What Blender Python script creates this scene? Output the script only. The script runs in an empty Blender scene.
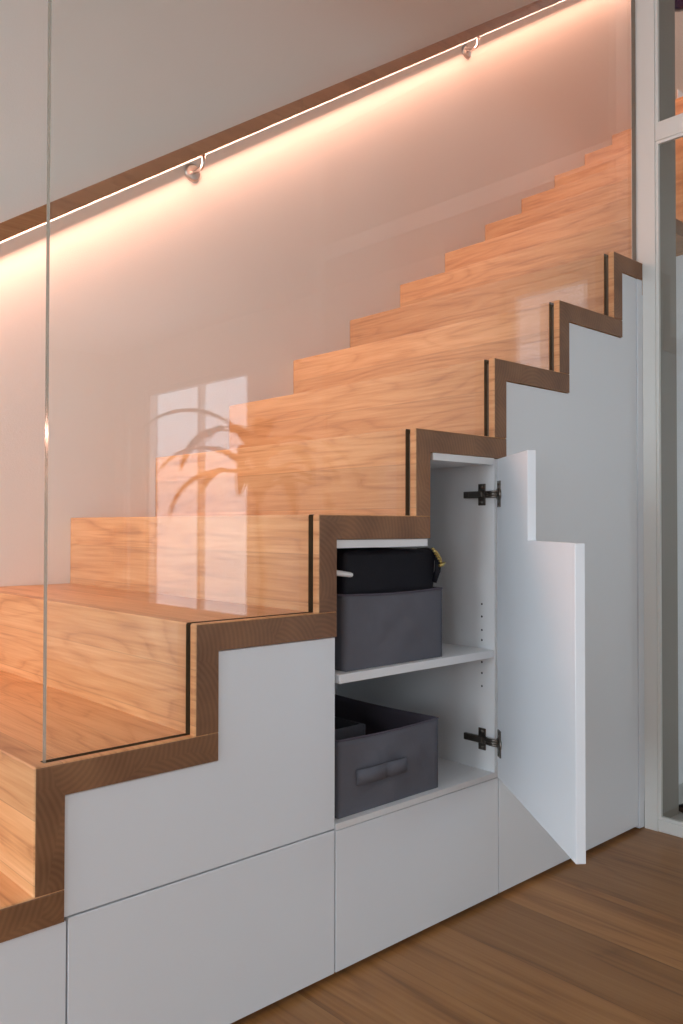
import bpy, bmesh, math, random
from mathutils import Vector, Matrix
random.seed(7)
SC = bpy.context.scene
COL = SC.collection

# ---------------------------------------------------------------- measures
FZ = .908                       # height of the reference tread above the floor
G, H, W = .27661, .19, 1.09769  # going, rise, width of the stair
TR, TT = .04661, .04924         # thickness of risers and treads
def tz(k): return FZ + k*H      # top of tread k
FX = 1.27                       # glazed partition
RX0, RX1, RY0 = -4.2, 3.0, -6.6 # room
CEIL, TOP = 2.62, 5.8

# ---------------------------------------------------------------- materials
def mat(name):
    m = bpy.data.materials.new(name); m.use_nodes = True
    nt = m.node_tree
    return m, nt, nt.nodes['Principled BSDF']
def N(nt, t, **kw):
    n = nt.nodes.new(t)
    for k, v in kw.items(): setattr(n, k, v)
    return n
def ramp(nt, stops):
    r = N(nt, 'ShaderNodeValToRGB')
    e = r.color_ramp.elements
    while len(e) < len(stops): e.new(.5)
    for i, (p, c) in enumerate(stops):
        e[i].position = p; e[i].color = (*c, 1)
    return r
def paint(name, col, rough=.5, bump=.02, scale=180, metal=0, spec=.5, mottled=.03):
    m, nt, b = mat(name)
    tc = N(nt, 'ShaderNodeTexCoord')
    n = N(nt, 'ShaderNodeTexNoise'); n.inputs['Scale'].default_value = scale; n.inputs['Detail'].default_value = 3
    nt.links.new(tc.outputs['Object'], n.inputs['Vector'])
    n2 = N(nt, 'ShaderNodeTexNoise'); n2.inputs['Scale'].default_value = 3
    nt.links.new(tc.outputs['Object'], n2.inputs['Vector'])
    r = ramp(nt, [(.3, tuple(c*(1-mottled) for c in col)), (.7, tuple(min(1, c*(1+mottled)) for c in col))])
    nt.links.new(n2.outputs['Fac'], r.inputs['Fac']); nt.links.new(r.outputs['Color'], b.inputs['Base Color'])
    bp = N(nt, 'ShaderNodeBump'); bp.inputs['Strength'].default_value = bump; bp.inputs['Distance'].default_value = .002
    nt.links.new(n.outputs['Fac'], bp.inputs['Height']); nt.links.new(bp.outputs['Normal'], b.inputs['Normal'])
    b.inputs['Roughness'].default_value = rough; b.inputs['Metallic'].default_value = metal
    b.inputs['Specular IOR Level'].default_value = spec
    return m
def wood(name, cols, stave=(.13, 0, .095), along='Y', rough=.42, grain=1.25, var=.15, seam=.35, offs=(0, 0, 0), streak=None):
    """oak board: grain running along one axis, glued staves with their own tone"""
    m, nt, b = mat(name); L = nt.links
    tc = N(nt, 'ShaderNodeTexCoord'); sx = N(nt, 'ShaderNodeSeparateXYZ')
    L.new(tc.outputs['Object'], sx.inputs[0])
    ids = []; seams = []
    for ax, w in zip('XYZ', stave):
        if not w: continue
        a = N(nt, 'ShaderNodeMath', operation='ADD'); a.inputs[1].default_value = 10+offs['XYZ'.index(ax)]
        L.new(sx.outputs[ax], a.inputs[0])
        d = N(nt, 'ShaderNodeMath', operation='DIVIDE'); d.inputs[1].default_value = w
        L.new(a.outputs[0], d.inputs[0])
        f = N(nt, 'ShaderNodeMath', operation='FLOOR'); L.new(d.outputs[0], f.inputs[0])
        fr = N(nt, 'ShaderNodeMath', operation='FRACT'); L.new(d.outputs[0], fr.inputs[0])
        pp = N(nt, 'ShaderNodeMath', operation='PINGPONG'); pp.inputs[1].default_value = .5
        L.new(d.outputs[0], pp.inputs[0])
        ids.append(f.outputs[0]); seams.append((pp.outputs[0], w))
    cb = N(nt, 'ShaderNodeCombineXYZ')
    for i, s in enumerate(ids[:3]): L.new(s, cb.inputs[i])
    wn = N(nt, 'ShaderNodeTexWhiteNoise', noise_dimensions='3D'); L.new(cb.outputs[0], wn.inputs['Vector'])
    # grain coordinates, shifted per stave
    ad = N(nt, 'ShaderNodeVectorMath', operation='MULTIPLY_ADD')
    L.new(wn.outputs['Color'], ad.inputs[0]); ad.inputs[1].default_value = (5, 5, 5)
    L.new(tc.outputs['Object'], ad.inputs[2])
    def mapped(across, alongv, src):
        mp = N(nt, 'ShaderNodeMapping')
        mp.inputs['Scale'].default_value = tuple((alongv if a_ == along else across) for a_ in 'XYZ')
        L.new(src, mp.inputs[0]); return mp.outputs[0]
    # slow field whose contour lines give the flat-sawn figure
    n1 = N(nt, 'ShaderNodeTexNoise'); n1.inputs['Scale'].default_value = 1; n1.inputs['Detail'].default_value = 2.2
    n1.inputs['Roughness'].default_value = .45
    L.new(mapped(7*grain, .95*grain, ad.outputs[0]), n1.inputs['Vector'])
    k1 = N(nt, 'ShaderNodeMath', operation='MULTIPLY'); k1.inputs[1].default_value = 12; L.new(n1.outputs['Fac'], k1.inputs[0])
    k2 = N(nt, 'ShaderNodeMath', operation='FRACT'); L.new(k1.outputs[0], k2.inputs[0])
    k3 = ramp(nt, [(0, (.25,)*3), (.12, (.75,)*3), (.55, (1,)*3), (.9, (.55,)*3), (1, (.25,)*3)]); L.new(k2.outputs[0], k3.inputs['Fac'])
    n2 = N(nt, 'ShaderNodeTexNoise'); n2.inputs['Scale'].default_value = 1.0; n2.inputs['Detail'].default_value = 4
    L.new(mapped(170*grain, 4.5*grain, ad.outputs[0]), n2.inputs['Vector'])
    n3 = N(nt, 'ShaderNodeTexNoise'); n3.inputs['Scale'].default_value = 1.0; n3.inputs['Detail'].default_value = 3
    L.new(mapped(24*grain, 1.6*grain, ad.outputs[0]), n3.inputs['Vector'])
    m1 = N(nt, 'ShaderNodeMath', operation='MULTIPLY'); L.new(k3.outputs['Color'], m1.inputs[0]); m1.inputs[1].default_value = .21
    m2 = N(nt, 'ShaderNodeMath', operation='MULTIPLY_ADD'); L.new(n2.outputs['Fac'], m2.inputs[0]); m2.inputs[1].default_value = .50
    L.new(m1.outputs[0], m2.inputs[2])
    m3 = N(nt, 'ShaderNodeMath', operation='MULTIPLY_ADD'); L.new(n3.outputs['Fac'], m3.inputs[0]); m3.inputs[1].default_value = .5
    L.new(m2.outputs[0], m3.inputs[2])
    r = ramp(nt, [(.38, cols[0]), (.63, cols[1]), (.88, cols[2])]); L.new(m3.outputs[0], r.inputs['Fac'])
    # tone per stave
    mr = N(nt, 'ShaderNodeMapRange'); mr.inputs['To Min'].default_value = 1-var; mr.inputs['To Max'].default_value = 1+var*.6
    L.new(wn.outputs['Value'], mr.inputs['Value'])
    hs = N(nt, 'ShaderNodeMix', data_type='RGBA', blend_type='MULTIPLY'); hs.inputs[0].default_value = 1
    L.new(r.outputs['Color'], hs.inputs[6])
    last = mr.outputs[0]
    for s, w in seams:
        lt = N(nt, 'ShaderNodeMapRange'); lt.inputs['From Max'].default_value = .0011/w
        lt.inputs['To Min'].default_value = 1-seam
        L.new(s, lt.inputs['Value'])
        mm = N(nt, 'ShaderNodeMath', operation='MULTIPLY'); L.new(last, mm.inputs[0]); L.new(lt.outputs[0], mm.inputs[1])
        last = mm.outputs[0]
    L.new(last, hs.inputs[7]); L.new(hs.outputs[2], b.inputs['Base Color'])
    bp = N(nt, 'ShaderNodeBump'); bp.inputs['Strength'].default_value = .12; bp.inputs['Distance'].default_value = .001
    L.new(n2.outputs['Fac'], bp.inputs['Height']); L.new(bp.outputs['Normal'], b.inputs['Normal'])
    b.inputs['Roughness'].default_value = rough
    return m
def endgrain(name):
    m, nt, b = mat(name); L = nt.links
    tc = N(nt, 'ShaderNodeTexCoord'); mp = N(nt, 'ShaderNodeMapping'); mp.inputs['Scale'].default_value = (1, 0, 1)
    L.new(tc.outputs['Object'], mp.inputs[0])
    vo = N(nt, 'ShaderNodeTexVoronoi', feature='F1'); vo.inputs['Scale'].default_value = 6
    L.new(mp.outputs[0], vo.inputs['Vector'])
    dv = N(nt, 'ShaderNodeVectorMath', operation='SUBTRACT'); L.new(mp.outputs[0], dv.inputs[0]); L.new(vo.outputs['Position'], dv.inputs[1])
    ad = N(nt, 'ShaderNodeVectorMath', operation='ADD'); ad.inputs[1].default_value = (.09, 0, .05); L.new(dv.outputs[0], ad.inputs[0])
    wv = N(nt, 'ShaderNodeTexWave', wave_type='RINGS', rings_direction='Y'); wv.inputs['Scale'].default_value = 34
    wv.inputs['Distortion'].default_value = 3.5; wv.inputs['Detail'].default_value = 2; wv.inputs['Detail Scale'].default_value = .35
    L.new(ad.outputs[0], wv.inputs['Vector'])
    n = N(nt, 'ShaderNodeTexNoise'); n.inputs['Scale'].default_value = 9; n.inputs['Detail'].default_value = 5
    L.new(tc.outputs['Object'], n.inputs['Vector'])
    a = N(nt, 'ShaderNodeMath', operation='MULTIPLY_ADD'); L.new(wv.outputs['Fac'], a.inputs[0]); a.inputs[1].default_value = .14
    L.new(n.outputs['Fac'], a.inputs[2])
    r = ramp(nt, [(.28, (.135, .055, .021)), (.85, (.31, .145, .062))]); L.new(a.outputs[0], r.inputs['Fac'])
    L.new(r.outputs['Color'], b.inputs['Base Color']); b.inputs['Roughness'].default_value = .5
    return m
OAK = wood('oak', ((.38, .16, .06), (.60, .305, .13), (.72, .42, .205)))
OAKEND = endgrain('oak_end_grain')
RAILOAK = wood('rail_oak', ((.28, .12, .045), (.42, .19, .075), (.5, .25, .11)), stave=(.9, 0, 0), along='X')
FLOORWOOD = wood('floor_planks', ((.19, .073, .018), (.35, .15, .042), (.45, .215, .072)), stave=(.205, 1.9, 0),
                 along='Y', rough=.38, grain=.6, var=.2, seam=.45, offs=(-.125, .6, 0))
WALLP = paint('wall_plaster', (.84, .805, .75), .85, .25, 260, mottled=.012, spec=.2)
CEILP = paint('ceiling_paint', (.8, .8, .79), .9, .15, 200, spec=.2)
LACQ = paint('white_lacquer', (.79, .82, .855), .38, .015, 60, mottled=.008)
CARC = paint('white_melamine', (.78, .785, .79), .5, .02, 120, mottled=.01)
FRAMEP = paint('frame_paint', (.78, .77, .73), .42, .02, 90, mottled=.01)
SLOT = paint('slot_gasket', (.055, .042, .02), .6)
GREYJAMB = paint('grey_jamb', (.30, .275, .24), .6, .03, 90)  # one even dark grey for the return strip behind the post
SHADE = paint('dark_gap', (.03, .03, .03), .9)
FABRIC = paint('grey_fabric', (.125, .125, .145), .85, 1.0, 26, mottled=.12, spec=.25)
FABRICIN = paint('dark_fabric', (.11, .095, .12), .9, .5, 500, spec=.2)
LEATHER = paint('black_leather', (.006, .005, .009), .6, .4, 300, spec=.25)
BRASS = paint('brass', (.55, .42, .16), .3, .02, metal=1)
STEEL = paint('brushed_steel', (.66, .61, .57), .28, .03, 300, metal=1)
NICKEL = paint('hinge_nickel', (.17, .15, .13), .33, .05, metal=.9)
WHITEPL = paint('white_plastic', (.8, .8, .8), .4)
TILE = paint('pale_tile', (.55, .55, .53), .5, .05, mottled=.04)
LEAF = paint('leaf', (.06, .13, .04), .45, .1, 40, mottled=.25)
STALK = paint('stalk', (.16, .13, .06), .7, .3, 40, mottled=.2)
POT = paint('pot_ceramic', (.42, .42, .41), .6, .1, 80)
SOIL = paint('soil', (.05, .035, .025), .95, .9, 90, mottled=.3)
def glass_mat(name, tint):
    m = bpy.data.materials.new(name); m.use_nodes = True; nt = m.node_tree; nt.nodes.clear(); L = nt.links
    out = N(nt, 'ShaderNodeOutputMaterial'); mx = N(nt, 'ShaderNodeMixShader')
    tr = N(nt, 'ShaderNodeBsdfTransparent'); tr.inputs[0].default_value = (*tint, 1)
    gl = N(nt, 'ShaderNodeBsdfGlossy'); gl.inputs['Roughness'].default_value = .0
    geo = N(nt, 'ShaderNodeNewGeometry')
    ior = N(nt, 'ShaderNodeMapRange'); ior.inputs['To Min'].default_value = 1.52; ior.inputs['To Max'].default_value = 1/1.52
    L.new(geo.outputs['Backfacing'], ior.inputs['Value'])
    fr = N(nt, 'ShaderNodeFresnel'); L.new(ior.outputs[0], fr.inputs['IOR'])
    L.new(fr.outputs[0], mx.inputs[0]); L.new(tr.outputs[0], mx.inputs[1]); L.new(gl.outputs[0], mx.inputs[2])
    L.new(mx.outputs[0], out.inputs[0])
    return m
GLASS = glass_mat('clear_glass', (.985, .99, .985))
GEDGE = paint('glass_edge', (.20, .17, .13), .12, 0, mottled=.1)
def emit(name, col, s):
    m = bpy.data.materials.new(name); m.use_nodes = True; nt = m.node_tree; nt.nodes.clear()
    e = N(nt, 'ShaderNodeEmission'); e.inputs[0].default_value = (*col, 1); e.inputs[1].default_value = s
    o = N(nt, 'ShaderNodeOutputMaterial'); nt.links.new(e.outputs[0], o.inputs[0]); return m
LEDC = (1, .51, .37)
LEDM = emit('led_glow', (1, .72, .56), 3.5)

# ---------------------------------------------------------------- mesh helpers
def box(bm, x0, y0, z0, x1, y1, z1, mi=0):
    vs = [bm.verts.new(p) for p in ((x0,y0,z0),(x1,y0,z0),(x1,y1,z0),(x0,y1,z0),(x0,y0,z1),(x1,y0,z1),(x1,y1,z1),(x0,y1,z1))]
    for q in ((0,3,2,1),(4,5,6,7),(0,1,5,4),(1,2,6,5),(2,3,7,6),(3,0,4,7)):
        f = bm.faces.new([vs[i] for i in q]); f.material_index = mi
def bevel(bm, r, seg=2, edges=None):
    bmesh.ops.bevel(bm, geom=list(edges if edges is not None else bm.edges), offset=r, segments=seg, affect='EDGES', profile=.5, clamp_overlap=True)
def prism(bm, pts, axis, a, b, mi=0):
    """pts: 2D outline, extruded along axis from a to b"""
    def P(u, v, w): return {'x': (w, u, v), 'y': (u, w, v), 'z': (u, v, w)}[axis]
    A = [bm.verts.new(P(u, v, a)) for u, v in pts]; B = [bm.verts.new(P(u, v, b)) for u, v in pts]
    n = len(pts)
    fs = [bm.faces.new(A), bm.faces.new(B)]
    for i in range(n): fs.append(bm.faces.new((A[i], A[(i+1) % n], B[(i+1) % n], B[i])))
    for f in fs: f.material_index = mi
    bmesh.ops.recalc_face_normals(bm, faces=bm.faces)
def tube(bm, path, rad, n=12, mi=0, cap=True):
    path = [Vector(p) for p in path]; rads = rad if isinstance(rad, (list, tuple)) else [rad]*len(path)
    rings = []; up = None
    for i, p in enumerate(path):
        t = (path[min(i+1, len(path)-1)]-path[max(i-1, 0)]).normalized()
        if up is None:
            up = Vector((0,0,1)) if abs(t.z) < .9 else Vector((1,0,0))
        s = t.cross(up).normalized(); up = s.cross(t).normalized()
        rings.append([bm.verts.new(p+(s*math.cos(2*math.pi*j/n)+up*math.sin(2*math.pi*j/n))*rads[i]) for j in range(n)])
    for a, b in zip(rings, rings[1:]):
        for j in range(n):
            f = bm.faces.new((a[j], a[(j+1) % n], b[(j+1) % n], b[j])); f.material_index = mi; f.smooth = True
    if cap:
        for r in (rings[0], rings[-1]):
            f = bm.faces.new(r); f.material_index = mi
    bmesh.ops.recalc_face_normals(bm, faces=bm.faces)
def lathe(bm, prof, c, axis='z', n=32, mi=0):
    """prof: (radius, height) list"""
    c = Vector(c); rings = []
    for r, h in prof:
        ring = []
        for j in range(n):
            a = 2*math.pi*j/n; u, v = max(r, 1e-5)*math.cos(a), max(r, 1e-5)*math.sin(a)
            d = {'z': (u, v, h), 'y': (u, h, v), 'x': (h, u, v)}[axis]
            ring.append(bm.verts.new(c+Vector(d)))
        rings.append(ring)
    for a, b in zip(rings, rings[1:]):
        for j in range(n):
            f = bm.faces.new((a[j], a[(j+1) % n], b[(j+1) % n], b[j])); f.smooth = True; f.material_index = mi
    bmesh.ops.remove_doubles(bm, verts=bm.verts, dist=2e-5)
    bmesh.ops.recalc_face_normals(bm, faces=bm.faces)
def obj(name, bm, mats, parent=None, label=None):
    """vertices are given in world coordinates; the parent keeps its own base point"""
    me = bpy.data.meshes.new(name); bm.to_mesh(me); bm.free()
    for m in (mats if isinstance(mats, (list, tuple)) else [mats]): me.materials.append(m)
    o = bpy.data.objects.new(name, me); COL.objects.link(o)
    if parent is not None:
        o.parent = parent
        base = parent
        loc = Vector((0,0,0))
        while base is not None: loc += Vector(base.location); base = base.parent
        o.location = -loc
    if label: o['label'] = label
    return o
def thing(name, loc, label, cat, group=None):
    o = bpy.data.objects.new(name, None); COL.objects.link(o); o.location = loc; o.empty_display_size = .1
    o['label'] = label; o['category'] = cat
    if group: o['group'] = group
    return o
def tag(o, label, cat, group=None):
    o['label'] = label; o['category'] = cat
    if group: o['group'] = group
    return o
def struct(name, bm, m, parent=None, label=None):
    o = obj(name, bm, m, parent, label)
    if parent is None: o['kind'] = 'structure'
    return o
def boxes(*bs):
    bm = bmesh.new()
    for b in bs: box(bm, *b)
    return bm
def rot_about(bm, verts, c, axis, ang):
    bmesh.ops.rotate(bm, verts=verts, cent=Vector(c), matrix=Matrix.Rotation(ang, 3, axis))

# ---------------------------------------------------------------- room shell
T = .12
struct('floor', boxes((RX0-T, RY0-T, -.1, FX+.008, W, 0)), FLOORWOOD)
struct('floor_hall', boxes((FX+.008, RY0-T, -.1, 5.6, W, 0)), TILE)
struct('wall_back', boxes((RX0-T, W, -.1, 5.6, W+T, TOP)), WALLP)
def wall_with_holes(name, axis, pos, thick, a0, a1, z0, z1, holes):
    """wall in plane axis=pos with rectangular openings (a0,z0,a1,z1)"""
    bm = bmesh.new()
    As = sorted({a0, a1, *[h[0] for h in holes], *[h[2] for h in holes]})
    Zs = sorted({z0, z1, *[h[1] for h in holes], *[h[3] for h in holes]})
    for i in range(len(As)-1):
        for j in range(len(Zs)-1):
            ca, cz = (As[i]+As[i+1])/2, (Zs[j]+Zs[j+1])/2
            if any(h[0] < ca < h[2] and h[1] < cz < h[3] for h in holes): continue
            if axis == 'x': box(bm, pos, As[i], Zs[j], pos+thick, As[i+1], Zs[j+1])
            else: box(bm, As[i], pos, Zs[j], As[i+1], pos+thick, Zs[j+1])
    return struct(name, bm, WALLP)
HL = [(-3.4, .25, -1.7, 2.1), (-1.1, .25, .95, 2.1)]        # left wall
HR = [(-1.75, .3, -1.15, 2.3), (-6.0, .08, -4.3, 2.2), (-6.42, .08, -6.26, 2.06)]   # right wall
HF = [(-3.2, .3, -1.3, 1.9), (-.4, .3, 1.5, 1.9)]          # wall behind the camera
wall_with_holes('wall_left', 'x', RX0-T, T, RY0-T, W, 0, CEIL+.3, HL)
wall_with_holes('wall_right', 'x', RX1, T, RY0-T, -.12, 0, CEIL, HR)
wall_with_holes('wall_front', 'y', RY0-T, T, RX0, RX1, 0, CEIL, HF)
struct('ceiling', boxes((RX0-T, RY0-T, CEIL, 5.6, -.003, CEIL+.3), (RX0-T, -.003, CEIL, -1.5, W, CEIL+.3)), CEILP)
struct('wall_stairwell_front', boxes((-1.5, -T, CEIL+.3, 5.6, -.003, TOP)), WALLP)
struct('wall_stairwell_left', boxes((-1.5-T, -T, CEIL+.3, -1.5, W, TOP)), WALLP)
struct('ceiling_stairwell', boxes((-1.62, -T, TOP, 5.72, W+T, TOP+.15)), CEILP)
wall_with_holes('wall_stairwell_right', 'x', 5.6, T, -T, W, 0, TOP, [(.05, 3.75, 1.0, 5.3)])
struct('baseboard_back', boxes((RX0, W-.014, 0, -4*G-.02, W, .07)), FRAMEP)
struct('baseboard_left', boxes((RX0, RY0, 0, RX0+.014, W-.02, .07)), FRAMEP)

# windows: frame, mullions, panes
def window(n, axis, pos, hole, cuts, name='window', sgn=1):
    a0, z0, a1, z1 = hole; fr = .055; d0, d1 = pos+.03, pos+.09
    bm = bmesh.new()
    def B(a, z, b, c, lo=d0, hi=d1):
        if axis == 'x': box(bm, lo, a, z, hi, b, c)
        else: box(bm, a, lo, z, b, hi, c)
    B(a0, z0, a1, z0+fr); B(a0, z1-fr, a1, z1); B(a0, z0+fr, a0+min(fr, (a1-a0)/5), z1-fr); B(a1-min(fr, (a1-a0)/5), z0+fr, a1, z1-fr)
    for c in cuts: B(c-.018, z0+fr, c+.018, z1-fr)
    o = struct('%s_%d' % (name, n), bm, FRAMEP)
    bm = bmesh.new(); B(a0+.012, z0+.04, a1-.012, z1-.04, pos+.055, pos+.063)
    obj('pane', bm, GLASS, o)
    return o
window(1, 'x', RX0-T, HL[0], [-2.55]); window(2, 'x', RX0-T, HL[1], [-.07])
window(8, 'x', RX1, HR[0], [])
window(3, 'x', RX1, HR[1], [-5.08]); window(4, 'x', RX1, HR[2], [])
window(5, 'y', RY0-T, HF[0], [-2.25]); window(6, 'y', RY0-T, HF[1], [.55])
window(7, 'x', 5.6, (.05, 3.75, 1.0, 5.3), [.52])

def area(name, loc, size, aim, power, col, spread=math.pi):
    l = bpy.data.lights.new(name, 'AREA'); l.shape = 'RECTANGLE'; l.size, l.size_y = size
    l.energy = power; l.color = col; l.spread = spread
    o = bpy.data.objects.new(name, l); COL.objects.link(o); o.location = loc
    d = Vector(aim).normalized()
    z = -d; ref = Vector((0,0,1)) if abs(z.z) < .9 else Vector((0,1,0))
    x = ref.cross(z).normalized(); y = z.cross(x)
    o.rotation_euler = Matrix((x, y, z)).transposed().to_euler()
    return o
DAY = (.76, .88, 1.0)
def winlight(axis, pos, hole, sgn, power, col=DAY):
    a0, z0, a1, z1 = hole
    c = (a0+a1)/2; zc = (z0+z1)/2
    loc = (pos, c, zc) if axis == 'x' else (c, pos, zc)
    aim = (sgn, 0, 0) if axis == 'x' else (0, sgn, 0)
    area('daylight', loc, (a1-a0, z1-z0), aim, power, col)
P = 1.5
winlight('x', RX0-T-.03, HL[0], 1, 24*P); winlight('x', RX0-T-.03, HL[1], 1, 74*P)
winlight('x', RX1+T+.03, HR[1], -1, 27*P); winlight('x', RX1+T+.03, HR[2], -1, 1.5*P); winlight('x', RX1+T+.03, HR[0], -1, 2.6*P)
winlight('y', RY0-T-.03, HF[0], 1, 13*P); winlight('y', RY0-T-.03, HF[1], 1, 13*P)
winlight('x', 5.6+T+.03, (.05, 3.75, 1.0, 5.3), -1, 7*P)

# ---------------------------------------------------------------- staircase
K0, K1 = -4, 13
GY0, GY1, GD = .0176, .0302, .012    # slot for the glass, its depth
GX0, GX1, GTOP = -.529, FX-.003, CEIL-.002
stair = thing('staircase', (0, W/2, 0), 'oak staircase of thick block steps climbing along the white wall', 'staircase')
def stepline(off, x0, x1, kA, kB, drop):
    """outline of the steps from x0 to x1, sunk by `drop` into the wood"""
    pts = [(x0, tz(kA)-drop)]
    for k in range(kA+1, kB+1):
        xr = k*G+drop
        if xr >= x1: break
        pts += [(xr, tz(k-1)-drop), (xr, tz(k)-drop)]
        last = k
    pts.append((x1, tz(last)-drop))
    return pts
def glass_outline(drop, x0, x1, top):
    return stepline(0, x0, x1, -2, 12, drop) + [(x1, top), (x0, top)]
cb = bmesh.new()
prism(cb, glass_outline(GD, GX0-.004, GX1+.02, CEIL+2), 'y', GY0-.0008, GY1+.0008, 2)
cutter = obj('slot_cutter', cb, [SHADE, SHADE, SHADE])
def with_slot(o):
    md = o.modifiers.new('slot', 'BOOLEAN'); md.operation = 'DIFFERENCE'; md.solver = 'EXACT'; md.object = cutter
    dg = bpy.context.evaluated_depsgraph_get(); dg.update()
    me = bpy.data.meshes.new_from_object(o.evaluated_get(dg))
    o.modifiers.clear(); o.data = me
def wood_block(name, x0, z0, x1, z1, front_round, slot, k):
    bm = bmesh.new(); box(bm, x0, 0, z0, x1, W-.0015, z1)
    if front_round:
        es = [e for e in bm.edges if (all(abs(v.co.x-x0) < 1e-6 and abs(v.co.z-z1) < 1e-6 for v in e.verts)
                                      or all(abs(v.co.y) < 1e-6 and abs(v.co.z-z1) < 1e-6 for v in e.verts)
                                      or all(abs(v.co.y) < 1e-6 and abs(v.co.x-x0) < 1e-6 for v in e.verts))]
    else:
        es = [e for e in bm.edges if all(abs(v.co.y) < 1e-6 and abs(v.co.x-x0) < 1e-6 for v in e.verts)]
    bevel(bm, .0035, 3, es)
    bm.normal_update()
    for f in bm.faces:
        if f.normal.y < -.9: f.material_index = 1
    o = obj(name, bm, [OAK, OAKEND, SLOT], stair)
    if slot: with_slot(o)
    return o
for k in range(K0, K1+1):
    zlow = 0 if k == K0 else tz(k-1)
    wood_block('riser', k*G, zlow, k*G+TR, tz(k)-TT, False, -2 < k <= 4, k)
    x1 = (k+1)*G+TR if k < K1 else (k+1)*G
    if k < K1:
        wood_block('tread', k*G, tz(k)-TT, x1-.0, tz(k), True, -2 <= k <= 4, k)
bpy.data.objects.remove(cutter, do_unlink=True)
# the riser stands in front of the back end of the tread below: the tread runs on under it
struct('floor_landing', boxes((K1*G+TR+.001, .001, tz(K1)-.25, 5.599, W-.001, tz(K1))), OAK)

# glass balustrade
bm = bmesh.new(); prism(bm, glass_outline(GD-.001, GX0, GX1, GTOP), 'y', GY0, GY1)
bm.normal_update()
for f in bm.faces: f.material_index = 0 if abs(f.normal.y) > .9 else 1
bal = obj('glass_balustrade', bm, [GLASS, GEDGE])
tag(bal, 'tall clear glass screen let into the near side of the oak steps', 'balustrade')

# ---------------------------------------------------------------- handrail with light strip
def railz(x): return FZ + .737 + .672*(x+.224)
RY = (1.012, 1.055)
hr = thing('handrail', (0, W, railz(0)), 'brown oak handrail on the wall with a glowing strip under it', 'handrail')
sl = math.atan(.672); RX = (-1.9, 3.55)
def slope_box(x0, x1, y0, y1, dz0, dz1, bev=0):
    bm = bmesh.new()
    prism(bm, [(x0, railz(x0)+dz0), (x1, railz(x1)+dz0), (x1, railz(x1)+dz1), (x0, railz(x0)+dz1)], 'y', y0, y1)
    if bev: bevel(bm, bev, 2)
    return bm
obj('rail', slope_box(RX[0], RX[1], RY[0], RY[1], 0, .05, .003), RAILOAK, hr)
obj('light_strip', slope_box(RX[0]+.02, RX[1]-.02, RY[1]-.004, RY[1]-.0005, -.0015, .0015), LEDM, hr, 'thin glowing strip')
for bx in (-1.0, .4046, 1.8043, 3.2):
    bz = railz(bx)-.037
    bm = bmesh.new()
    lathe(bm, [(0, -.0105), (.022, -.0105), (.0275, -.008), (.029, -.003), (.029, -.0003), (0, -.0003)], (bx, W, bz), 'y', 32)
    br = obj('bracket', bm, STEEL, hr)
    bm = bmesh.new(); pts = []
    for i in range(5): pts.append((bx, W-.008-.01*i, bz-.004*math.sin(i/4*math.pi/2)))
    c = (W-.048-.0, bz+.016)
    for i in range(1, 9):
        a = -math.pi/2 - i/8*math.pi/2
        pts.append((bx, c[0]+.02*math.cos(a), c[1]+.02*math.sin(a)))
    pts.append((bx, c[0]-.02, railz(bx)+.003))
    tube(bm, pts, .0058, 12)
    obj('arm', bm, STEEL, br)
L = RX[1]-RX[0]-.06; xm = (RX[0]+RX[1])/2
TILT = math.radians(27)          # the strip's profile looks down and away from the wall
led = area('led_light', (xm, RY[1]-.005, railz(xm)-.0045), (.018, L/math.cos(sl)), (0, 0, -1), 1, LEDC)
Yv = Vector((math.cos(sl), 0, math.sin(sl)))
Z = -(Vector((math.sin(sl), 0, -math.cos(sl)))*math.cos(TILT) + Vector((0, -1, 0))*math.sin(TILT)); X = Yv.cross(Z)
led.rotation_euler = Matrix((X, Yv, Z)).transposed().to_euler()
led.data.energy = 25

# ---------------------------------------------------------------- cupboards under the stair
PY0, PY1 = .004, .022           # fronts
CY0, CD = .024, .56             # carcass
SEAM = .2915; GAP = .0015; BOT = .012
X0, X1, X2, X3 = -.4997, .0478, .5722, FX-.028
def under(k): return tz(k)-TT
def front_poly(x0, x1, z0, top):
    """polygon under the stair line between x0 and x1"""
    pts = [(x0+GAP, z0)]
    pts.append((x1-GAP, z0))
    pts += top
    return pts
def panel(name, poly, parent, label=None, y0=PY0, y1=PY1):
    bm = bmesh.new(); prism(bm, poly, 'y', y0, y1); bevel(bm, .0009, 1)
    return obj(name, bm, LACQ, parent, label)
def inner(k): return k*G+TR
# left unit, under the lowest visible tread
cl = thing('stair_cabinet', ((-3*G+X0)/2, CY0, 0), 'low white cupboard front at the lower left, under the lowest step', 'cabinet')
xl = inner(-3)
panel('door', [(xl+GAP, BOT), (X0-GAP, BOT), (X0-GAP, under(-3)-.002), (xl+GAP, under(-3)-.002)], cl)
obj('body', boxes((xl+.002, CY0, .005, X0-.01, CD, under(-3)-.004)), CARC, cl)
# second unit
c2 = thing('stair_cabinet', ((X0+X1)/2, CY0, 0), 'closed white cupboard left of the open one, stepped door above a drawer', 'cabinet')
panel('door', [(inner(-2)+.001, SEAM+GAP), (X1-GAP, SEAM+GAP), (X1-GAP, under(-1)-.002), (inner(-1)+.0015, under(-1)-.002),
               (inner(-1)+.0015, under(-2)-.002), (inner(-2)+.001, under(-2)-.002)], c2)
panel('drawer_front', [(X0+GAP, BOT), (X1-GAP, BOT), (X1-GAP, SEAM-GAP), (X0+GAP, SEAM-GAP)], c2)
bm = boxes((inner(-2)+.003, CY0, .005, X1-.001, CD, under(-2)-.004), (inner(-1)+.003, CY0, under(-2)-.004, X1-.001, CD, under(-1)-.004))
obj('body', bm, CARC, c2)
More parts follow.
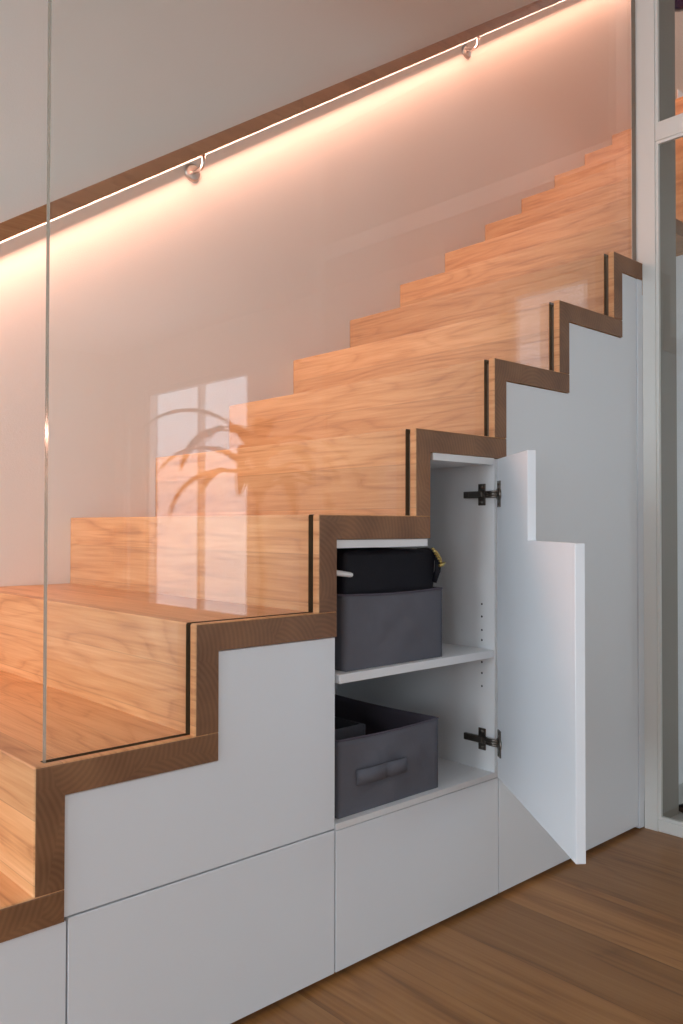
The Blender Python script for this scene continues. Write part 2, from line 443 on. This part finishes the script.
# open unit
co = thing('stair_cabinet', ((X1+X2)/2, CY0, 0), 'open white cupboard holding two grey fabric boxes, its stepped door ajar', 'cabinet')
t = .016; IX0, IX1 = X1+.001, X2-.0005
BOARD_Z = .3015                   # top of the bottom board
bm = bmesh.new()
YB = .003
box(bm, IX0, YB, BOARD_Z-.0125, IX1, CD, BOARD_Z)                      # bottom board
obj('bottom_board', bm, CARC, co)
bm = boxes((IX1-t, YB, BOARD_Z, IX1, CD, under(1)-.003))         # right side
bm2 = bm; obj('side_panel', bm2, CARC, co)
obj('side_panel', boxes((IX0+.003, YB+.02, BOARD_Z, IX0+.009, CD, under(0)-.003)), CARC, co)
obj('back_panel', boxes((IX0, CD, BOARD_Z-t, IX1, CD+.008, under(0)-.003), (inner(1)+.002, CD, under(0)-.003, IX1, CD+.008, under(1)-.003)), CARC, co)
obj('top_board', boxes((inner(0)+.001, YB, under(0)-t-.001, inner(1)-.006, CD, under(0)-.001)), CARC, co)
obj('top_board', boxes((inner(1)+.0125, YB, under(1)-t-.001, IX1-t-.0005, CD, under(1)-.001)), CARC, co)
obj('step_board', boxes((inner(1)+.0005, .03, under(0)-.0005, inner(1)+.0115, CD, under(1)-.002)), CARC, co)
SHZ = FZ-.3165
bm = boxes((IX0+.010, YB+.001, SHZ-.018, IX1-t-.001, CD-.01, SHZ)); bevel(bm, .001, 1)
obj('shelf', bm, CARC, co)
for z in (-.2725, -.3086+.012, -.3494, -.3758, -.407, -.24, -.21):
    bm = bmesh.new(); lathe(bm, [(0, 0), (.0026, 0), (.0026, -.0012), (0, -.0012)], (IX1-t+.0008, .0405, FZ+z), 'x', 10)
    obj('pin_hole', bm, SHADE, co)
obj('drawer_body', boxes((IX0+.003, CY0+.002, .005, IX1-.003, CD, BOARD_Z-t-.003)), CARC, co)
panel('drawer_front', [(X1+GAP, BOT), (X2-GAP, BOT), (X2-GAP, SEAM-.0045), (X1+GAP, SEAM-.0045)], co)
# its door: drawn shut, then swung about the hinge side
PH = math.radians(52.2)
HXY = (.5625, .001)
zt1, zt0 = under(1)-.003, under(0)-.003
poly = [(.048, SEAM), (X2-.012, SEAM), (X2-.012, zt1), (inner(1)-.001, zt1), (inner(1)-.001, zt0), (.048, zt0)]
bm = bmesh.new(); prism(bm, poly, 'y', -.0185, 0); bevel(bm, .0009, 1)
rot_about(bm, bm.verts, (X2-.012, 0, 0), 'Z', PH)
bmesh.ops.translate(bm, verts=bm.verts, vec=Vector((0, -.002, 0)))
door = obj('door', bm, LACQ, co, 'stepped white door swung open')
# hinges
dd = Vector((-math.cos(PH), -math.sin(PH), 0)); nn = Vector((-math.sin(PH), math.cos(PH), 0))
hg = Vector((X2-.012, -.002, 0))
for hz in (FZ+.0535, FZ-.533):
    sx = IX1-t
    bm = boxes((sx-.003, .028, hz-.026, sx, .05, hz+.026), (sx-.012, .022, hz-.008, sx-.003, .088, hz+.008),
               (sx-.015, .03, hz-.0065, sx-.012, .07, hz+.0065))
    bevel(bm, .0012, 1)
    for yy in (.036, ):
        for s in (-1, 1): lathe(bm, [(0, -.0055), (.0045, -.0055), (.005, -.003), (.005, -.002), (0, -.002)], (sx, yy+.003, hz+s*.0185), 'x', 12)
    hi = obj('hinge', bm, NICKEL, co)
    bm = bmesh.new()
    a = Vector((sx-.009, .024, hz)); cpos = hg+dd*.020+nn*.004
    b = Vector((cpos.x, cpos.y, hz))
    for s in (-.0055, .0, .0055): tube(bm, [a+Vector((0, 0, s)), (a+b)/2+Vector((-.004, .002, s)), b+Vector((0, 0, s))], .0032, 8)
    obj('hinge_arm', bm, NICKEL, hi)
    bm = bmesh.new()
    # cup flange lying on the inner face of the door
    box(bm, -.011, -.0002, -.031, .011, .0028, .031)
    lathe(bm, [(0, .0055), (.013, .0055), (.0165, .003), (.0165, 0), (0, 0)], (0, 0, 0), 'y', 20)
    for s in (-1, 1): lathe(bm, [(0, .0048), (.0035, .0048), (.004, .003), (0, .003)], (0, 0, s*.024), 'y', 10)
    M = Matrix((dd, nn, Vector((0, 0, 1)))).transposed().to_4x4(); M.translation = hg+dd*.020+Vector((0, 0, hz))
    bmesh.ops.transform(bm, matrix=M, verts=bm.verts)
    bmesh.ops.recalc_face_normals(bm, faces=bm.faces)
    obj('hinge_cup', bm, NICKEL, hi)
# tall unit by the partition
c4 = thing('stair_cabinet', ((X2+X3)/2, CY0, 0), 'tall white cupboard front right of the open door, up to the glazed partition', 'cabinet')
panel('door', [(X2+GAP, BOT), (X3-GAP, BOT), (X3-GAP, under(4)-.002), (inner(4)+.0015, under(4)-.002), (inner(4)+.0015, under(3)-.002),
               (inner(3)+.0015, under(3)-.002), (inner(3)+.0015, under(2)-.002), (inner(2)+.0015, under(2)-.002),
               (inner(2)+.0015, under(1)-.002), (X2+GAP, under(1)-.002)], c4)
obj('body', boxes((X2+.001, CY0, .005, X3-.001, CD, under(1)-.004), (inner(2)+.003, CY0, under(1)-.004, X3-.001, CD, under(2)-.004),
                  (inner(3)+.003, CY0, under(2)-.004, X3-.001, CD, under(3)-.004), (inner(4)+.003, CY0, under(3)-.004, X3-.001, CD, under(4)-.004)), CARC, c4)
obj('filler_strip', boxes((X3+.001, PY0-.003, .004, FX-.0005, PY1+.01, under(4)-.003)), LACQ, c4)

# panelling under the upper flight, beyond the partition
bm = bmesh.new()
for k in range(4, 13):
    box(bm, max(inner(k)+.002, FX+.09), .12, .0, inner(k+1)+.002, .14, under(k)-.002)
struct('wall_under_stair', bm, LACQ)

# ---------------------------------------------------------------- glazed partition
gp = thing('glazed_partition', (FX+.008, -.75, 0), 'white framed glass partition standing at the right end of the steps', 'partition')
PZ = (2.018, 2.064); fx0, fx1 = FX, FX+.016; YE = -1.45
bm = boxes((fx0, -.040, 0, fx1, -.0005, CEIL-.001), (fx0, -.0005, tz(4)+.001, fx1, .033, CEIL-.001)); obj('post', bm, FRAMEP, gp)
bm = boxes((fx0, YE, 0, fx1, YE+.05, CEIL-.001)); bevel(bm, .002, 1); obj('post', bm, FRAMEP, gp)
for z0, z1, y in ((0, .034, -.0405), (PZ[0], PZ[1], -.0405), (CEIL-.06, CEIL-.001, -.0405)):
    bm = boxes((fx0+.001, YE+.0505, z0, fx1-.001, y, z1)); bevel(bm, .0015, 1); obj('rail', bm, FRAMEP, gp)
for z0, z1 in ((.0345, PZ[0]-.0005), (PZ[1]+.0005, CEIL-.0605)):
    ya, yb = YE+.0505, -.0405; w = .009
    bm = bmesh.new()
    for q in ((ya, z0, ya+w, z1), (yb-w, z0, yb, z1), (ya+w, z0, yb-w, z0+w), (ya+w, z1-w, yb-w, z1)):
        box(bm, fx0+.003, q[0], q[1], fx1-.003, q[2], q[3])
    obj('glazing_bead', bm, FRAMEP, gp)
    obj('pane', boxes((FX+.0065, ya+w, z0+w, FX+.0115, yb-w, z1-w)), GLASS, gp)
bm = boxes((fx1+.001, -.0125, 0, FX+.19, -.0005, CEIL-.001))
struct('trim_1', bm, GREYJAMB)

# ---------------------------------------------------------------- fabric boxes
def cloth_box(x0, x1, y0, y1, z0, z1, label, handle=True, divider=True, seed=0):
    rnd = random.Random(seed)
    root = thing('storage_box', ((x0+x1)/2, (y0+y1)/2, z0), label, 'storage box')
    th = .004; nx, nz = 22, 12
    bm = bmesh.new()
    def wob(u, v, s):
        e = math.sin(math.pi*min(max(u, 0), 1))*math.sin(math.pi*min(max(v, 0), 1))
        return 1.15*e*(.003*math.sin(5.1*u+3*v+s)+.0024*math.sin(15*u-9*v+2*s)+.0016*math.sin(19*v+17*u+s)+.0008*math.sin(41*u+12*v))
    def wallgrid(p, q, nrm, s, inn):
        p, q, nrm = Vector(p), Vector(q), Vector(nrm)
        g = []
        for j in range(nz+1):
            row = []
            for i in range(nx+1):
                u, v = i/nx, j/nz
                sag = -.0035*math.sin(math.pi*u)*(v**3)
                P0 = p.lerp(q, u); P0.z = z0+(z1-z0)*v+sag
                P0 += nrm*(wob(u, v, s) - (th if inn else 0))
                if not inn: P0 += nrm*0
                row.append(bm.verts.new(P0))
            g.append(row)
        for j in range(nz):
            for i in range(nx):
                a = [g[j][i], g[j][i+1], g[j+1][i+1], g[j+1][i]]
                f = bm.faces.new(a if not inn else a[::-1]); f.smooth = True; f.material_index = 1 if inn else 0
        return g
    cs = [(x0, y0, 0), (x1, y0, 0), (x1, y1, 0), (x0, y1, 0)]
    ns = [(0, -1, 0), (1, 0, 0), (0, 1, 0), (-1, 0, 0)]
    for i in range(4):
        o_ = wallgrid(cs[i], cs[(i+1) % 4], ns[i], seed+i*1.7, False)
        ci = [(c[0]+(th if c[0] == x0 else -th), c[1]+(th if c[1] == y0 else -th), 0) for c in cs]
        n_ = wallgrid(ci[i], ci[(i+1) % 4], ns[i], seed+i*1.7, True) if False else None
        g2 = []
        p, q, nrm = Vector(ci[i]), Vector(ci[(i+1) % 4]), Vector(ns[i])
        for j in range(nz+1):
            row = []
            for k in range(nx+1):
                u, v = k/nx, j/nz
                P0 = p.lerp(q, u); P0.z = z0+.004+(z1-z0-.004)*v-.0035*math.sin(math.pi*u)*(v**3)
                P0 += nrm*wob(u, v, seed+i*1.7)
                row.append(bm.verts.new(P0))
            g2.append(row)
        for j in range(nz):
            for k in range(nx):
                f = bm.faces.new([g2[j][k], g2[j+1][k], g2[j+1][k+1], g2[j][k+1]]); f.smooth = True; f.material_index = 1
        for k in range(nx):
            f = bm.faces.new([o_[nz][k], o_[nz][k+1], g2[nz][k+1], g2[nz][k]]); f.material_index = 1
    box(bm, x0+.001, y0+.001, z0+.0003, x1-.001, y1-.001, z0+.0035, 0)
    bmesh.ops.remove_doubles(bm, verts=bm.verts, dist=1e-5)
    obj('body', bm, [FABRIC, FABRICIN], root)
    bm = bmesh.new()
    for (p, q, s) in ((cs[0], cs[1], 0), (cs[1], cs[2], 1), (cs[2], cs[3], 2), (cs[3], cs[0], 3)):
        pts = []
        for i in range(13):
            P0 = Vector(p).lerp(Vector(q), i/12); P0.z = z1-.0035*math.sin(math.pi*i/12)+.0004; pts.append(P0)
        tube(bm, pts, .0022, 8)
    obj('rim_piping', bm, FABRICIN, root, 'dark piped rim')
    if divider:
        xm = x0+.178
        bm = bmesh.new(); box(bm, x0+.012, y0+.11, z0+.006, xm, y0+.116, z1-.012); bevel(bm, .002, 2)
        box(bm, xm, y0+.11, z0+.006, xm+.005, y1-.014, z1-.014)
        obj('divider', bm, FABRIC, root)
    if handle:
        # flat strap stitched to the front, standing slightly proud
        xa, xb = x0+.049, x0+.196; zc = z0+(z1-z0)*.47; hh = .0155
        bm = bmesh.new(); n = 18; rows = []
        for i in range(n+1):
            u = i/n; e = abs(math.sin(math.pi*(u/.56 if u < .56 else (u-.56)/.44)))**.6*(1 if u < .56 else .8)
            yy = y0-.004-.012*e
            rows.append([bm.verts.new((xa+(xb-xa)*u, yy, zc-hh+.003*e)), bm.verts.new((xa+(xb-xa)*u, yy-.0015, zc+hh+.004*e)),
                         bm.verts.new((xa+(xb-xa)*u, yy+.004, zc+hh+.002*e)), bm.verts.new((xa+(xb-xa)*u, yy+.003, zc-hh+.003*e))])
        for a, b in zip(rows, rows[1:]):
            for j in range(4):
                f = bm.faces.new((a[j], b[j], b[(j+1) % 4], a[(j+1) % 4])); f.smooth = (j % 2 == 0)
        bm.faces.new(rows[0][::-1]); bm.faces.new(rows[-1]); bmesh.ops.recalc_face_normals(bm, faces=bm.faces)
        obj('handle', bm, FABRIC, root)
    return root
BX = (.0745, .3795)
cloth_box(.0895, .3853, .020, .38, SHZ+.0005, SHZ+.154, 'grey fabric box on the upper shelf with a black bag in it', handle=False, divider=False, seed=1)
cloth_box(.069, .3715, .020, .40, BOARD_Z+.0005, BOARD_Z+.1545, 'open grey fabric box with a strap handle on the cupboard bottom', seed=4)

# black bag in the upper box
bz0 = SHZ+.006
bag = thing('handbag', (.22, .2, bz0), 'black bag filling the upper grey box, gold clasp at its right', 'bag')
bm = bmesh.new(); box(bm, .102, .038, bz0, .371, .34, under(0)-t-.006)
bevel(bm, .012, 3)
for v in bm.verts:
    v.co.z += .003*math.sin(v.co.x*31)*(1 if v.co.z > bz0+.1 else 0)
    if v.co.z > SHZ+.16 and v.co.x > .3: v.co.x += .012; v.co.y -= .006
for f in bm.faces: f.smooth = True
obj('body', bm, LEATHER, bag)
bm = bmesh.new()
zt = under(0)-t-.014
tube(bm, [(.345, .06, zt+.001), (.362, .045, zt+.001), (.376, .036, zt-.004), (.3835, .030, zt-.02), (.3815, .030, zt-.045), (.374, .034, zt-.07)], [.006, .008, .008, .0075, .007, .006], 10)
obj('strap', bm, LEATHER, bag)
bm = bmesh.new()
c0 = Vector((.3795, .028, zt-.004))
pts = [c0+Vector((-.019, -.002, .010)), c0+Vector((-.012, -.008, .002)), c0+Vector((-.003, -.010, -.010)), c0+Vector((.004, -.009, -.024))]
tube(bm, pts, .0026, 8)
tube(bm, [c0+Vector((-.006, -.009, -.028)), c0+Vector((.004, -.0105, -.026)), c0+Vector((.014, -.009, -.022))], [.0035, .0045, .003], 8)
for i in range(6): 
    p = pts[0].lerp(pts[-1], i/6); lathe(bm, [(0, -.0035), (.0038, -.0015), (.0038, .0015), (0, .0035)], p, 'z', 8)
obj('clasp', bm, BRASS, bag, 'gold coloured clasp')
# small white rod lying over the left rim of the upper box
bm = bmesh.new()
tube(bm, [(.052, .030, FZ-.113), (.072, .027, FZ-.117), (.104, .022, FZ-.1215), (.108, .0215, FZ-.122)], [.0072, .006, .0052, .004], 12)
wr = obj('plug_adapter', bm, WHITEPL)
tag(wr, 'small white plastic rod poking out over the black bag at its left', 'plastic rod')
bpy.data.objects[wr.name].name = 'plastic_rod'

# ---------------------------------------------------------------- beyond the partition
def turn_shoe(bm):
    rot_about(bm, bm.verts, (1.475, .035, 0), 'Z', math.radians(-72))
    bmesh.ops.translate(bm, verts=bm.verts, vec=Vector((.012, -.03, 0)))
bm = bmesh.new()
shoe = thing('shoe', (1.53, -.13, 0), 'flat black shoe on the pale floor behind the partition glass', 'shoe')
prof = [(0, .0), (.03, .028), (.08, .042), (.15, .046), (.22, .04), (.27, .036), (.285, .026)]
n = 14; rings = []
for u, w in prof:
    hgt = {0: .016, .03: .026, .08: .038, .15: .055, .22: .07, .27: .072, .285: .05}[u]
    ring = []
    for j in range(n):
        a = 2*math.pi*j/n
        ring.append(bm.verts.new((1.478+u, +.035+max(w, .004)*math.cos(a), .016+max(0, (hgt-.014))*.5*(1+math.sin(a)))))
    rings.append(ring)
for a, b in zip(rings, rings[1:]):
    for j in range(n):
        f = bm.faces.new((a[j], a[(j+1) % n], b[(j+1) % n], b[j])); f.smooth = True
bm.faces.new(rings[0]); bm.faces.new(rings[-1]); bmesh.ops.recalc_face_normals(bm, faces=bm.faces)
turn_shoe(bm); obj('upper', bm, LEATHER, shoe)
bm = bmesh.new()
pts = [(1.475+u*1.01, +.035-w-.003) for u, w in prof]+[(1.475+u*1.01, +.035+w+.003) for u, w in reversed(prof)]
prism(bm, pts, 'z', .001, .0165); turn_shoe(bm); obj('sole', bm, SHADE, shoe)

pend = thing('pendant_lamp', (3.436, .9, 3.83), 'small dark violet glass lamp hanging above the upper steps', 'lamp')
VIO = paint('violet_glass', (.012, .008, .06), .05, 0, mottled=.3)
px, py, pz = 3.436, .9, 3.835
bm = bmesh.new(); lathe(bm, [(0, -.075), (.04, -.065), (.068, -.03), (.075, 0), (.066, .035), (.035, .065), (0.012, .075), (0, .075)], (px, py, pz), 'z', 28); obj('shade', bm, VIO, pend)
bm = bmesh.new(); lathe(bm, [(0, .072), (.03, .072), (.03, .1), (.012, .12), (0, .12)], (px, py, pz), 'z', 20); obj('cap', bm, BRASS, pend)
bm = bmesh.new(); tube(bm, [(px, py, pz+.11), (px, py, TOP)], .003, 8); obj('cord', bm, SHADE, pend)

bm = boxes((3.80, W-.009, 3.435, 3.88, W-.0005, 3.515)); bevel(bm, .002, 2)
so = obj('wall_socket', bm, WHITEPL); tag(so, 'pale square socket plate low on the wall above the topmost step', 'socket')
# potted plant standing in the room, seen mirrored in the glass
plant = thing('potted_plant', (1.66, -2.36, 0), 'leafy plant mirrored faintly in the glass screen above the steps', 'plant')
pc = Vector((1.66, -2.36, 0))
bm = bmesh.new(); lathe(bm, [(0, .002), (.13, .002), (.15, .02), (.19, .36), (.18, .37), (.165, .34), (0, .34)], pc, 'z', 36); obj('pot', bm, POT, plant)
bm = bmesh.new(); lathe(bm, [(0, .341), (.160, .341), (.160, .348), (0, .352)], pc, 'z', 30); obj('soil', bm, SOIL, plant)
bm = bmesh.new(); tube(bm, [pc+Vector((0, 0, .33)), pc+Vector((.02, .01, .6)), pc+Vector((-.01, 0, .95)), pc+Vector((0, 0, 1.3))], [.022, .019, .016, .012], 12); obj('stem', bm, STALK, plant)
rnd = random.Random(11)
for i in range(17):
    a = i*2.399+rnd.uniform(-.2, .2); ln = rnd.uniform(.5, .8); el = rnd.uniform(.45, 1.3); z0 = .98+.34*i/17
    bm = bmesh.new(); rows = []; n = 14
    d = Vector((math.cos(a), math.sin(a), 0)); s = Vector((-math.sin(a), math.cos(a), 0))
    p = pc+Vector((0, 0, z0)); ang = el
    for k in range(n+1):
        u = k/n; w = .046*math.sin(math.pi*min(1, .06+u*.94))**.7*(1 if u < 1 else .1)+.0015
        nrm = Vector((-d.x*math.sin(ang), -d.y*math.sin(ang), math.cos(ang)))
        rows.append([bm.verts.new(p-s*w+nrm*w*.35), bm.verts.new(p), bm.verts.new(p+s*w+nrm*w*.35)])
        p = p+(d*math.cos(ang)+Vector((0, 0, math.sin(ang))))*ln/n; ang -= .13+.04*u
    for r0, r1 in zip(rows, rows[1:]):
        for j in range(2):
            f = bm.faces.new((r0[j], r0[j+1], r1[j+1], r1[j])); f.smooth = True
    bmesh.ops.solidify(bm, geom=bm.faces[:], thickness=.0015)
    obj('leaf', bm, LEAF, plant)

# ---------------------------------------------------------------- world, camera, view
w = bpy.data.worlds.new('sky'); w.use_nodes = True; SC.world = w
w.node_tree.nodes['Background'].inputs[0].default_value = (.75, .87, 1, 1)
w.node_tree.nodes['Background'].inputs[1].default_value = 1.0
cam = bpy.data.cameras.new('camera'); co_ = bpy.data.objects.new('camera', cam); COL.objects.link(co_)
r = Vector((.73695713, -.67593742, .00166978)); u = Vector((-.01226123, -.01089812, .99986544)); f = Vector((.67582827, .73687844, .01631928))
co_.matrix_world = Matrix(((r.x, u.x, -f.x, -1.05607), (r.y, u.y, -f.y, -1.21585), (r.z, u.z, -f.z, FZ-.02168), (0, 0, 0, 1)))
cam.sensor_fit = 'VERTICAL'; cam.sensor_height = 36; cam.sensor_width = 24
cam.lens = 834.73157/1024*36; cam.clip_start = .02
SC.camera = co_
SC.view_settings.view_transform = 'Standard'; SC.view_settings.look = 'None'
SC.view_settings.gamma = 1; SC.view_settings.use_curve_mapping = False
SC.view_settings.exposure = 0.08
SC.cycles.transparent_max_bounces = 24
SC.cycles.max_bounces = 10; SC.cycles.diffuse_bounces = 6; SC.cycles.glossy_bounces = 5
SC.cycles.sample_clamp_indirect = 6
SC.cycles.caustics_reflective = False; SC.cycles.caustics_refractive = False
